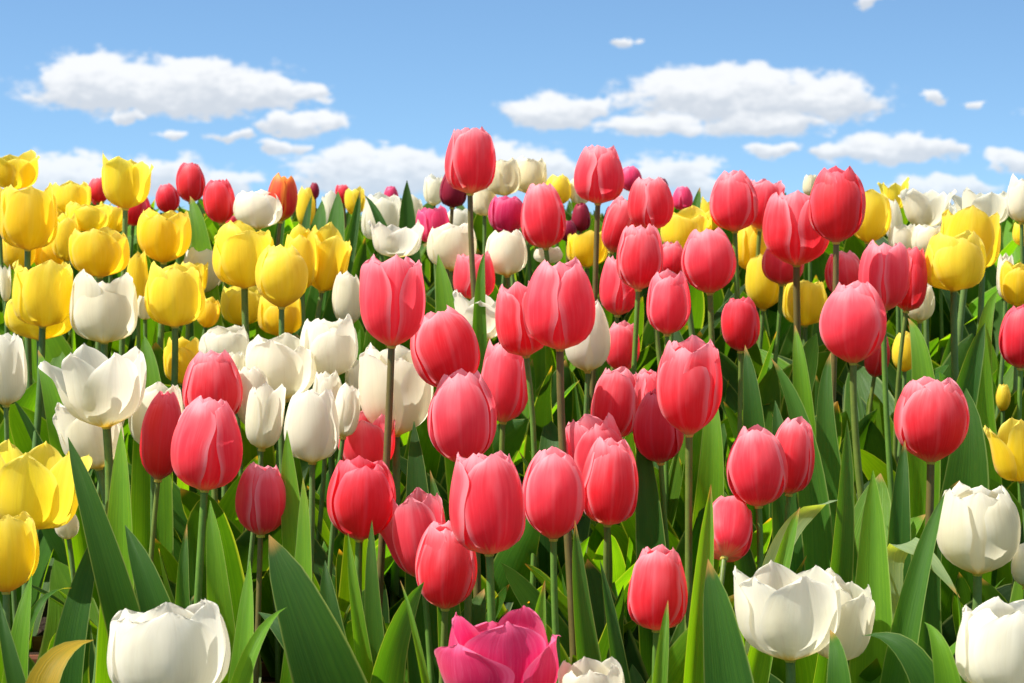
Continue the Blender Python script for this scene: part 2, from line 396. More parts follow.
def thing(name, label, cat, loc, group=None):
    o = bpy.data.objects.new(name, None)
    o.empty_display_size = 0.02
    col.objects.link(o)
    o.location = loc
    o['label'] = label
    o['category'] = cat
    if group:
        o['group'] = group
    return o


def grid_mesh(name, P, U=None, V=None):
    """P: (rows, cols, 3) -> smooth quad sheet with uv"""
    nr, nc = P.shape[:2]
    me = bpy.data.meshes.new(name)
    idx = np.arange(nr * nc).reshape(nr, nc)
    f = np.stack([idx[:-1, :-1], idx[:-1, 1:], idx[1:, 1:], idx[1:, :-1]], -1).reshape(-1, 4)
    me.from_pydata(P.reshape(-1, 3).tolist(), [], f.tolist())
    me.polygons.foreach_set('use_smooth', np.ones(len(f), bool))
    if U is not None:
        uv = me.uv_layers.new(name='UVMap')
        co = np.stack([U, V], -1).reshape(-1, 2)
        uv.data.foreach_set('uv', co[f.reshape(-1)].astype(np.float32).reshape(-1))
    return me


def lathe_data(prof, seg=20, center=(0, 0, 0)):
    v, f = [], []
    for (r, z) in prof:
        for k in range(seg):
            a = 2 * math.pi * k / seg
            v.append((center[0] + r * math.cos(a), center[1] + r * math.sin(a), center[2] + z))
    for i in range(len(prof) - 1):
        for k in range(seg):
            k2 = (k + 1) % seg
            f.append((i * seg + k, i * seg + k2, (i + 1) * seg + k2, (i + 1) * seg + k))
    return v, f


def tube_data(pts, rads, seg=8):
    pts = np.array(pts, float)
    n = len(pts)
    v, f = [], []
    for i in range(n):
        t = pts[min(i + 1, n - 1)] - pts[max(i - 1, 0)]
        t /= np.linalg.norm(t)
        a = np.cross(t, (0, 1, 0.01)); a /= np.linalg.norm(a)
        b = np.cross(t, a)
        for k in range(seg):
            w = 2 * math.pi * k / seg
            v.append(tuple(pts[i] + rads[i] * (math.cos(w) * a + math.sin(w) * b)))
    for i in range(n - 1):
        for k in range(seg):
            k2 = (k + 1) % seg
            f.append((i * seg + k, i * seg + k2, (i + 1) * seg + k2, (i + 1) * seg + k))
    return v, f


def soup_mesh(name, chunks, smooth=True):
    V_, F_ = [], []
    for v, f in chunks:
        o = len(V_)
        V_ += [tuple(q) for q in v]
        F_ += [tuple(i + o for i in q) for q in f]
    me = bpy.data.meshes.new(name)
    me.from_pydata(V_, [], F_)
    if smooth:
        me.polygons.foreach_set('use_smooth', np.ones(len(F_), bool))
    return me


# ---------------------------------------------------------------- materials
def new_mat(name):
    m = bpy.data.materials.new(name)
    m.use_nodes = True
    m.node_tree.nodes.clear()
    t = NT(m.node_tree)
    out = t.n('ShaderNodeOutputMaterial')
    return m, t, out


def petal_material(name, rim, base, rim_amt, trans, base_h=0.22, streak=0.25, rough=0.48, sat_back=1.0, flush=0.0, dark=(0.80, 0.60, 0.62, 1)):
    """petal: its own colour comes from Object Info (one tint per bloom), paler rim and midrib, coloured base, fine veins"""
    m, t, out = new_mat(name)
    uv = t.n('ShaderNodeUVMap').outputs[0]
    u, v, _ = t.sep(uv)
    info = t.n('ShaderNodeObjectInfo')
    core = info.outputs['Color']
    rnd = info.outputs['Random']
    uu = t.m('ABSOLUTE', t.m('SUBTRACT', t.m('MULTIPLY', u, 2.0), 1.0))
    # veins run along the petal and fan out slightly
    vein = t.noise(t.xyz(t.m('MULTIPLY', u, 15.0), t.m('MULTIPLY', v, 1.1), t.m('MULTIPLY', rnd, 50.0)), 1.0, 4.0, 0.6)
    fine = t.noise(t.xyz(t.m('MULTIPLY', u, 55.0), t.m('MULTIPLY', v, 2.2), t.m('MULTIPLY', rnd, 70.0)), 1.0, 3.0, 0.65)
    blot = t.noise(t.xyz(t.m('MULTIPLY', u, 4.0), t.m('MULTIPLY', v, 2.0), t.m('MULTIPLY', rnd, 90.0)), 1.0, 2.0, 0.5)
    c = core
    # broad paler flush on the flanks and upper part of a petal
    fl = t.m('MULTIPLY', t.sstep(t.m('ADD', t.m('MULTIPLY', v, 0.95), t.m('MULTIPLY', blot, 0.8)), 0.80, 1.45), flush)
    c = t.mix(fl, c, rim)
    st = t.m('MULTIPLY', t.sstep(vein, 0.45, 0.75), streak)
    c = t.mix(st, c, rim)
    dk = t.m('MULTIPLY', t.sstep(vein, 0.5, 0.25), 0.2)
    c = t.mix(dk, c, t.mix(1.0, core, (0.72, 0.62, 0.62, 1), 'MULTIPLY'))
    c = t.mix(t.m('MULTIPLY', t.sstep(fine, 0.52, 0.80), streak * 1.6), c, rim)
    c = t.mix(t.m('MULTIPLY', t.sstep(fine, 0.48, 0.22), 0.22), c, t.mix(1.0, core, dark, 'MULTIPLY'))
    # pale rim
    e1 = t.sstep(t.m('ADD', uu, t.m('MULTIPLY', t.m('SUBTRACT', vein, 0.5), 0.25)), 0.74, 1.02)
    e2 = t.sstep(t.m('ADD', v, t.m('MULTIPLY', t.m('SUBTRACT', vein, 0.5), 0.20)), 0.80, 1.02)
    e = t.m('MULTIPLY', t.m('MAXIMUM', e1, e2), rim_amt)
    mid = t.m('MULTIPLY', t.sstep(uu, 0.10, 0.0), t.m('MULTIPLY', rim_amt, 0.18))
    c = t.mix(t.m('MAXIMUM', e, mid), c, rim)
    # base blotch
    bs = t.sstep(t.m('ADD', v, t.m('MULTIPLY', t.m('SUBTRACT', vein, 0.5), 0.22)), base_h, 0.0)
    c = t.mix(bs, c, base)
    p = t.n('ShaderNodeBsdfPrincipled')
    t.put(p.inputs['Base Color'], c)
    p.inputs['Roughness'].default_value = rough
    p.inputs['Specular IOR Level'].default_value = 0.35
    p.inputs['Sheen Weight'].default_value = 0.2
    p.inputs['Sheen Roughness'].default_value = 0.4
    bump = t.n('ShaderNodeBump')
    bump.inputs['Strength'].default_value = 0.22
    bump.inputs['Distance'].default_value = 0.0012
    t.put(bump.inputs['Height'], t.m('MULTIPLY_ADD', fine, 0.8, t.m('MULTIPLY_ADD', blot, 1.2, vein)))
    t.put(p.inputs['Normal'], bump.outputs[0])
    tr = t.n('ShaderNodeBsdfTranslucent')
    t.put(tr.inputs['Color'], c)
    mx = t.n('ShaderNodeMixShader')
    mx.inputs[0].default_value = trans
    t.put(mx.inputs[1], p.outputs[0])
    t.put(mx.inputs[2], tr.outputs[0])
    t.put(out.inputs['Surface'], mx.outputs[0])
    return m


MATS = {
    'pink': petal_material('coral_petal', (0.96, 0.46, 0.52, 1), (0.90, 0.60, 0.28, 1), 0.80, 0.56, 0.15, 0.075, flush=0.40),
    'red': petal_material('red_petal', (0.88, 0.25, 0.33, 1), (0.80, 0.42, 0.22, 1), 0.50, 0.48, 0.12, 0.10, flush=0.22),
    'crimson': petal_material('crimson_petal', (0.55, 0.06, 0.16, 1), (0.4, 0.05, 0.08, 1), 0.25, 0.45, 0.1, 0.12),
    'magenta': petal_material('magenta_petal', (0.90, 0.28, 0.48, 1), (0.9, 0.7, 0.6, 1), 0.45, 0.48, 0.12, 0.2, flush=0.15),
    'flame': petal_material('flame_petal', (0.95, 0.40, 0.04, 1), (0.9, 0.6, 0.05, 1), 0.85, 0.45, 0.2, 0.2, flush=0.35),
    'yellow': petal_material('yellow_petal', (0.94, 0.82, 0.20, 1), (0.86, 0.60, 0.012, 1), 0.50, 0.56, 0.22, 0.12, flush=0.3),
    'white': petal_material('white_petal', (0.88, 0.86, 0.78, 1), (0.85, 0.66, 0.16, 1), 0.5, 0.57, 0.16, 0.1, dark=(0.82, 0.78, 0.55, 1)),
    'cream': petal_material('cream_petal', (0.90, 0.85, 0.68, 1), (0.80, 0.60, 0.2, 1), 0.5, 0.48, 0.2, 0.1, dark=(0.85, 0.76, 0.5, 1)),
}
CORE = {
    'pink': [(0.93, 0.060, 0.100), (0.91, 0.050, 0.086), (0.94, 0.080, 0.125), (0.90, 0.040, 0.064)],
    'red': [(0.84, 0.024, 0.040), (0.80, 0.020, 0.042), (0.86, 0.032, 0.042)],
    'crimson': [(0.33, 0.008, 0.035), (0.28, 0.006, 0.05)],
    'magenta': [(0.88, 0.045, 0.185), (0.72, 0.022, 0.14)],
    'flame': [(0.75, 0.03, 0.03)],
    'yellow': [(0.93, 0.75, 0.030), (0.94, 0.78, 0.045), (0.92, 0.70, 0.020)],
    'white': [(0.86, 0.825, 0.67), (0.87, 0.84, 0.71), (0.85, 0.805, 0.63)],
    'cream': [(0.84, 0.77, 0.53), (0.85, 0.79, 0.58)],
}


def leaf_material():
    m, t, out = new_mat('tulip_leaf')
    uv = t.n('ShaderNodeUVMap').outputs[0]
    u, v, _ = t.sep(uv)
    info = t.n('ShaderNodeObjectInfo')
    core, rnd = info.outputs['Color'], info.outputs['Random']
    uu = t.m('ABSOLUTE', t.m('SUBTRACT', t.m('MULTIPLY', u, 2.0), 1.0))
    vein = t.noise(t.xyz(t.m('MULTIPLY', u, 40.0), t.m('MULTIPLY', v, 0.8), t.m('MULTIPLY', rnd, 60.0)), 1.0, 3.0, 0.6)
    blot = t.noise(t.xyz(t.m('MULTIPLY', u, 3.0), t.m('MULTIPLY', v, 7.0), t.m('MULTIPLY', rnd, 80.0)), 1.0, 4.0, 0.6)
    c = t.mix(t.m('MULTIPLY', t.sstep(vein, 0.35, 0.7), 0.55), core, t.mix(1.0, core, (1.7, 1.45, 1.3, 1), 'MULTIPLY'))
    c = t.mix(t.m('MULTIPLY', t.sstep(blot, 0.35, 0.75), 0.5), c, t.mix(1.0, core, (0.66, 0.78, 0.75, 1), 'MULTIPLY'))
    edge = t.sstep(uu, 0.90, 1.0)
    c = t.mix(t.m('MULTIPLY', edge, 0.55), c, (0.30, 0.38, 0.12, 1))
    tip = t.m('MULTIPLY', t.sstep(t.m('ADD', v, t.m('MULTIPLY', blot, 0.03)), 0.975, 1.01), t.sstep(rnd, 0.45, 0.6))
    c = t.mix(tip, c, (0.36, 0.22, 0.06, 1))
    p = t.n('ShaderNodeBsdfPrincipled')
    t.put(p.inputs['Base Color'], c)
    t.put(p.inputs['Roughness'], t.m('MULTIPLY_ADD', blot, 0.25, 0.36))
    p.inputs['Specular IOR Level'].default_value = 0.22
    bump = t.n('ShaderNodeBump')
    bump.inputs['Strength'].default_value = 0.45
    bump.inputs['Distance'].default_value = 0.0015
    t.put(bump.inputs['Height'], vein)
    t.put(p.inputs['Normal'], bump.outputs[0])
    tr = t.n('ShaderNodeBsdfTranslucent')
    t.put(tr.inputs['Color'], t.mix(1.0, c, (3.5, 2.9, 0.40, 1), 'MULTIPLY'))
    mx = t.n('ShaderNodeMixShader')
    mx.inputs[0].default_value = 0.42
    t.put(mx.inputs[1], p.outputs[0])
    t.put(mx.inputs[2], tr.outputs[0])
    t.put(out.inputs['Surface'], mx.outputs[0])
    return m


def simple_mat(name, cols, scale, rough, bump=0.3, dist=0.002, spec=0.4, use_obj=False):
    m, t, out = new_mat(name)
    tcn = t.n('ShaderNodeTexCoord')
    vec = tcn.outputs['Object']
    a = t.noise(vec, scale, 6.0, 0.6)
    b = t.noise(vec, scale * 6, 3.0, 0.6)
    k = t.sstep(t.m('MULTIPLY_ADD', b, 0.5, a), 0.45, 1.05)
    c = t.mix(k, cols[0], cols[1])
    if use_obj:
        info = t.n('ShaderNodeObjectInfo')
        c = t.mix(1.0, c, info.outputs['Color'], 'MULTIPLY')
    p = t.n('ShaderNodeBsdfPrincipled')
    t.put(p.inputs['Base Color'], c)
    p.inputs['Roughness'].default_value = rough
    p.inputs['Specular IOR Level'].default_value = spec
    bn = t.n('ShaderNodeBump')
    bn.inputs['Strength'].default_value = bump
    bn.inputs['Distance'].default_value = dist
    t.put(bn.inputs['Height'], t.m('MULTIPLY_ADD', b, 0.5, a))
    t.put(p.inputs['Normal'], bn.outputs[0])
    t.put(out.inputs['Surface'], p.outputs[0])
    return m


LEAF = leaf_material()
STEM = simple_mat('tulip_stem', ((0.8, 0.8, 0.8, 1), (1.15, 1.15, 1.1, 1)), 60, 0.45, 0.15, 0.0006, 0.4, True)
HEART = simple_mat('flower_heart', ((0.45, 0.36, 0.06, 1), (0.75, 0.62, 0.12, 1)), 200, 0.6)
SOIL = simple_mat('potting_soil', ((0.012, 0.008, 0.006, 1), (0.075, 0.045, 0.03, 1)), 160, 0.95, 1.0, 0.006, 0.1)
GROUND = simple_mat('dark_bed_soil', ((0.012, 0.009, 0.007, 1), (0.05, 0.034, 0.024, 1)), 40, 0.95, 1.0, 0.01, 0.1)
_t = NT(GROUND.node_tree)
_bs = next(n for n in GROUND.node_tree.nodes if n.type == 'BSDF_PRINCIPLED')
_x, _y, _z = _t.sep(_t.n('ShaderNodeNewGeometry').outputs['Position'])
_far = _t.m('MAXIMUM', _t.sstep(_y, 3.30, 3.42), _t.sstep(_t.m('ABSOLUTE', _x), 1.0, 1.12))
_gn = _t.noise(_t.xyz(_x, _y, _z), 3.0, 8.0, 0.65)
_grass = _t.mix(_t.sstep(_gn, .35, .65), (0.035, 0.085, 0.015, 1), (0.075, 0.13, 0.025, 1))
_t.put(_bs.inputs['Base Color'], _t.mix(_far, _bs.inputs['Base Color'].links[0].from_socket, _grass))
CLAY = simple_mat('brown_plastic_pot', ((0.16, 0.055, 0.03, 1), (0.25, 0.09, 0.05, 1)), 30, 0.45, 0.15, 0.0008)

# ---------------------------------------------------------------- ground
xs = np.unique(np.concatenate([[-4000, -600, -80, -12, -4], np.linspace(-1.6, 1.6, 65), [4, 12, 80, 600, 4000]]))
ys = np.unique(np.concatenate([[-4000, -600, -60, -8, -2, -0.5], np.linspace(0.0, 3.4, 90), [4, 6, 12, 60, 600, 4000]]))
XX, YY = np.meshgrid(xs, ys)
rg = np.random.default_rng(5)
near = (np.abs(XX) < 1.7) & (YY > -0.1) & (YY < 3.5)
ZZ = np.vectorize(ground)(YY) + np.where(near, rg.normal(0, 0.004, XX.shape), 0)
gm = grid_mesh('ground', np.stack([XX, YY, ZZ], -1), XX, YY)
g = link('ground', gm, GROUND)
g['kind'] = 'structure'

# ---------------------------------------------------------------- blooms
tR = [0, .05, .12, .25, .42, .60, .78, .90, 1.0]
R_CLOSED = [.08, .42, .69, .92, 1.0, .96, .80, .63, .44]
R_OPEN = [.08, .42, .69, .90, .99, 1.02, 1.05, 1.08, 1.11]
tW = [0, .05, .15, .30, .48, .65, .80, .90, .96, 1.0]
W_CLOSED = [.10, .34, .66, .92, 1.04, 1.02, .90, .72, .55, .20]
W_OPEN = [.10, .34, .62, .83, .93, .88, .70, .46, .29, .07]


def smooth_interp(x, xp, fp):
    """Catmull-Rom-like smooth interpolation through the control points"""
    xp, fp = np.array(xp, float), np.array(fp, float)
    s = np.gradient(fp, xp)
    i = np.clip(np.searchsorted(xp, x) - 1, 0, len(xp) - 2)
    h = xp[i + 1] - xp[i]
    q = (x - xp[i]) / h
    return ((2*q**3 - 3*q**2 + 1) * fp[i] + (q**3 - 2*q**2 + q) * h * s[i] + (-2*q**3 + 3*q**2) * fp[i+1] + (q**3 - q**2) * h * s[i+1])


def petal_mesh(rad, H, o, inner, phi0, rng, nt=18, nu=11, flare=0.0, hs=1.0, out_edge=0.0, warp=1.0, narrow=1.0):
    t = 1 - (1 - np.linspace(0, 1, nt)) ** 1.35
    u = np.linspace(-1, 1, nu)
    tw_ = t ** warp
    r = (1 - o) * smooth_interp(tw_, tR, R_CLOSED) + o * smooth_interp(tw_, tR, R_OPEN)
    w = (1 - o) * smooth_interp(t, tW, W_CLOSED) + o * smooth_interp(t, tW, W_OPEN)
    w = np.maximum(w, 0.03) * (0.92 if inner else 1.0) * rng.uniform(.90, 1.06) * (1 - (1 - narrow) * np.clip((t - .3) / .4, 0, 1))
    norm = 1.0 / max(1.0, (1 - o) * 1.0 + o * 1.07)
    r = r * (0.90 if inner else 1.0)
    tt, uu = np.meshgrid(t, u, indexing='ij')
    rr = np.repeat(r[:, None], nu, 1)
    ww = np.repeat(w[:, None], nu, 1)
    p1, p2, p3 = rng.uniform(0, 6.28, 3)
    ww = ww * (1 + 0.05 * np.sin(7 * tt + p1) * tt + 0.03 * np.sin(13 * tt + p2))
    ha = np.clip(ww / np.maximum(rr, .08), 0.0, 1.30)
    ang = phi0 + uu * ha + rng.normal(0, .03) * tt
    # petal section: edges hug the cup when closed, spoon inwards or curl outwards when open
    ridge = 0.022 * np.exp(-(uu / .10) ** 2) * np.sin(np.pi * np.clip(tt, 0, 1)) - 0.012 * np.exp(-((np.abs(uu) - .3) / .15) ** 2) * tt
    lat = -0.10 * o * uu ** 2 * np.sin(np.pi * tt ** .8) + out_edge * np.abs(uu) ** 3 * tt ** 2
    wav = 0.020 * np.sin(3.1 * uu + 5 * tt + p1) * tt + 0.014 * np.sin(9 * tt + p3 + 2 * uu) * np.abs(uu) ** 2 + 0.012 * np.sin(15 * uu * np.abs(uu) + p2) * tt ** 6
    lift = 0.02 + (0 if inner else 0.035 * np.abs(uu) ** 2 * (1 - .4 * tt))
    rr = rr * (1 + ridge + lat + wav + lift) + flare * tt ** 2.2
    z = tt * hs * (1 - 0.05 * uu ** 2 * tt ** 3) + 0.007 * np.sin(7 * uu + p3) * tt ** 8
    # crumpled tips: the last part of a petal folds a bit in or out
    fold = rng.normal(-.05 * (1 - o), .05)
    rr = rr + fold * np.clip((tt - .82) / .18, 0, 1) ** 2
    if abs(flare) > 0.25:
        z = z - 0.35 * abs(flare) * tt ** 3
    rr = rr * norm
    P = np.stack([rad * rr * np.cos(ang), rad * rr * np.sin(ang), H * z], -1)
    return grid_mesh('petal', P, np.repeat((u[None, :] * .5 + .5), nt, 0), tt)


heart_cache = {}


def heart_mesh(rad, H):
    ch = [lathe_data([(0.0005, -0.002), (0.0030, -0.001), (rad * .16, 0.0025), (rad * .10, 0.006), (0.0028, 0.009), (0.0026, H * .34), (0.004, H * .37), (0.0036, H * .40), (0.0004, H * .41)], 12)]
    for k in range(6):
        a = k * math.pi / 3 + .3
        x, y = math.cos(a), math.sin(a)
        ch.append(tube_data([(.004 * x, .004 * y, .004), (rad * .22 * x, rad * .22 * y, H * .2), (rad * .26 * x, rad * .26 * y, H * .22), (rad * .30 * x, rad * .30 * y, H * .36)], [.0007, .0007, .0016, .0012], 6))
    return soup_mesh('bloom', ch)


def axis_quat(roll, pitch):
    return Vector((math.tan(roll), -math.tan(pitch), 1.0)).normalized()


def bezier_ctrl(P0, P1, P2):
    a, c = np.linalg.norm(P1 - P0), np.linalg.norm(P2 - P1)
    k = min(max(a / (a + c), .25), .80)
    return (P1 - (1 - k) ** 2 * P0 - k * k * P2) / (2 * k * (1 - k))


def blade_mesh(P0, P1, P2, width, side_hint, fold, twist, rng, nrow=22, ncol=9, wavy=0.0, base_w=.55):
    """a tulip leaf: broad blade along a bent midrib; P0 foot, P1 a point the rib passes half way, P2 tip"""
    P0, P1, P2 = (np.array(p, float) for p in (P0, P1, P2))
    C = bezier_ctrl(P0, P1, P2)
    s = np.linspace(0, 1, nrow)[:, None]
    L = (1 - s) ** 2 * P0 + 2 * s * (1 - s) * C + s ** 2 * P2
    Tn = 2 * (1 - s) * (C - P0) + 2 * s * (P2 - C)
    Tn /= np.linalg.norm(Tn, axis=1)[:, None] + 1e-9
    S = np.array(side_hint, float)[None, :] - Tn * (Tn @ np.array(side_hint, float))[:, None]
    S /= np.linalg.norm(S, axis=1)[:, None] + 1e-9
    N = np.cross(S, Tn)
    tw = (twist * s)[:, :1]
    S2 = S * np.cos(tw) + N * np.sin(tw)
    N2 = np.cross(S2, Tn)
    sv = s[:, 0]
    seg = np.concatenate([[0], np.cumsum(np.linalg.norm(np.diff(L, axis=0), axis=1))])
    sv = seg / seg[-1]
    prof = smooth_interp(sv, [0, .12, .28, .45, .66, .84, .94, 1.0], [base_w, .74, .97, 1.0, .87, .58, .31, .008])
    u = np.linspace(-1, 1, ncol)
    p1, p2 = rng.uniform(0, 6.28, 2)
    hw = 0.5 * width * prof
    f = fold * (1.35 - .75 * sv)
    cosf, sinf = np.cos(f), np.sin(f)
    out = np.zeros((nrow, ncol, 3))
    for j, q in enumerate(u):
        a = abs(q)
        lat = np.sign(q) * a * cosf * hw * (1 - .06 * a)
        nor = (a ** 1.5) * sinf * hw + wavy * width * np.sin(9 * sv + p1 + (2.2 if q > 0 else 0)) * a ** 2 * np.sin(np.pi * sv)
        out[:, j] = L + S2 * lat[:, None] + N2 * nor[:, None]
    return grid_mesh('leaf', out, np.repeat((u[None] * .5 + .5), nrow, 0), np.repeat(sv[:, None], ncol, 1))


GREENS = [(0.10, 0.26, 0.014), (0.13, 0.30, 0.016), (0.042, 0.135, 0.016), (0.055, 0.165, 0.014), (0.070, 0.205, 0.014), (0.036, 0.110, 0.018), (0.085, 0.225, 0.014), (0.055, 0.150, 0.022)]
GROUPS = {'pink': 'coral pink tulips in the bed', 'red': 'red tulips in the bed', 'crimson': 'dark crimson tulips at the back', 'magenta': 'magenta tulips in the bed',
          'flame': None, 'yellow': 'yellow tulips in the bed', 'white': 'white tulips in the bed', 'cream': 'cream blooms at the skyline'}
NAMES = {'pink': 'pink_tulip', 'red': 'red_tulip', 'crimson': 'crimson_tulip', 'magenta': 'magenta_tulip', 'flame': 'flame_tulip', 'yellow': 'yellow_tulip', 'white': 'white_tulip', 'cream': 'cream_tulip'}
plants = []       # (thing, foot)


def add_leaf(parent, foot, P0, P1, P2, width, side, fold, twist, rng, colr, wavy=.03, base_w=.55):
    loc = np.array(foot)
    me = blade_mesh(np.array(P0) - loc, np.array(P1) - loc, np.array(P2) - loc, width, side, fold, twist, rng, wavy=wavy, base_w=base_w)
    o = link('leaf', me, LEAF, parent)
    o.color = (*colr, 1)
    return o


# gaps where the pots and the dark soil show
BOXES = [(92, 118, 578, 630, 2.2), (22, 58, 612, 668, 2.15), (905, 950, 572, 636, 2.2), (250, 292, 645, 690, 2.1), (640, 664, 635, 672, 2.1), (270, 286, 555, 600, 2.2), (880, 905, 600, 660, 2.1)]
for (kind, x0, x1, y0, y1, Zo, roll, op, label) in T:
    Zb = Zo if Zo else bed_depth(y1)
    m_ = .06 * (x1 - x0)
    BOXES.append((x0 + m_, x1 - m_, y0, y1 - .06 * (y1 - y0), Zb))
    if 'bare' in label and 'behind' not in label and 'beside' not in label:
        BOXES.append((.5 * (x0 + x1) - 4, .5 * (x0 + x1) + 4, y1, y1 + 95, Zb))


def to_px(p):
    dx, dy, dz = p[0], p[1], p[2] - CAM_Z
    zc = dy * math.cos(PITCH) - dz * math.sin(PITCH)
    up = dy * math.sin(PITCH) + dz * math.cos(PITCH)
    return 512 + FPX * dx / zc, 341.5 - FPX * up / zc, zc


def hides_a_bloom(P0, P1, P2, width):
    C = bezier_ctrl(P0, P1, P2)
    for s in (.35, .5, .62, .72, .8, .88, .94, 1.0):
        p = (1 - s) ** 2 * P0 + 2 * s * (1 - s) * C + s * s * P2
        x, y, z = to_px(p)
        hw = .33 * width * (1 - s) ** .7 * FPX / z
        for (a, b_, c, d, zb) in BOXES:
            if zb > z - .012 and c < y < d and a < x + hw and x - hw < b_:
                return True
        if y < 196 and rejecting_sky:
            return True
    return False


rejecting_sky = True


def auto_leaves(parent, foot, n, hmax, rng, az0=None, wide=1.0):
    a0 = rng.uniform(0, 6.28) if az0 is None else az0
    for k in range(n):
        for attempt in range(13):
            a = a0 + k * 2.4 + rng.normal(0, .25) + attempt * .7
            out = np.array((math.cos(a), math.sin(a), 0))
            h = hmax * rng.uniform(.62, 1.0) * (1.0 - .07 * k) * (1 - .045 * attempt)
            spread = rng.uniform(.02, .12) * (1 if rng.random() < .75 else 1.8)
            P0 = np.array(foot) + out * .005 - np.array((0, 0, .004))
            P2 = np.array(foot) + out * spread + np.array((0, 0, h))
            bow = rng.uniform(-.012, .022)
            sideb = np.cross((0, 0, 1), out) * rng.normal(0, .017)
            P1 = np.array(foot) + out * (spread * .42 + bow) + np.array((0, 0, h * rng.uniform(.50, .56))) + sideb
            width = rng.uniform(.030, .076) * wide * (1 - .04 * attempt)
            if not hides_a_bloom(P0, P1, P2, width):
                break
        else:
            continue
        side = np.cross((0, 0, 1), out)
        c = np.array(GREENS[rng.integers(len(GREENS))]) * rng.choice([.38, .5, .66, .95])
        add_leaf(parent, foot, P0, P1, P2, width, -side, rng.uniform(.1, .6), rng.normal(0, .6), rng, c, rng.uniform(.0, .05))


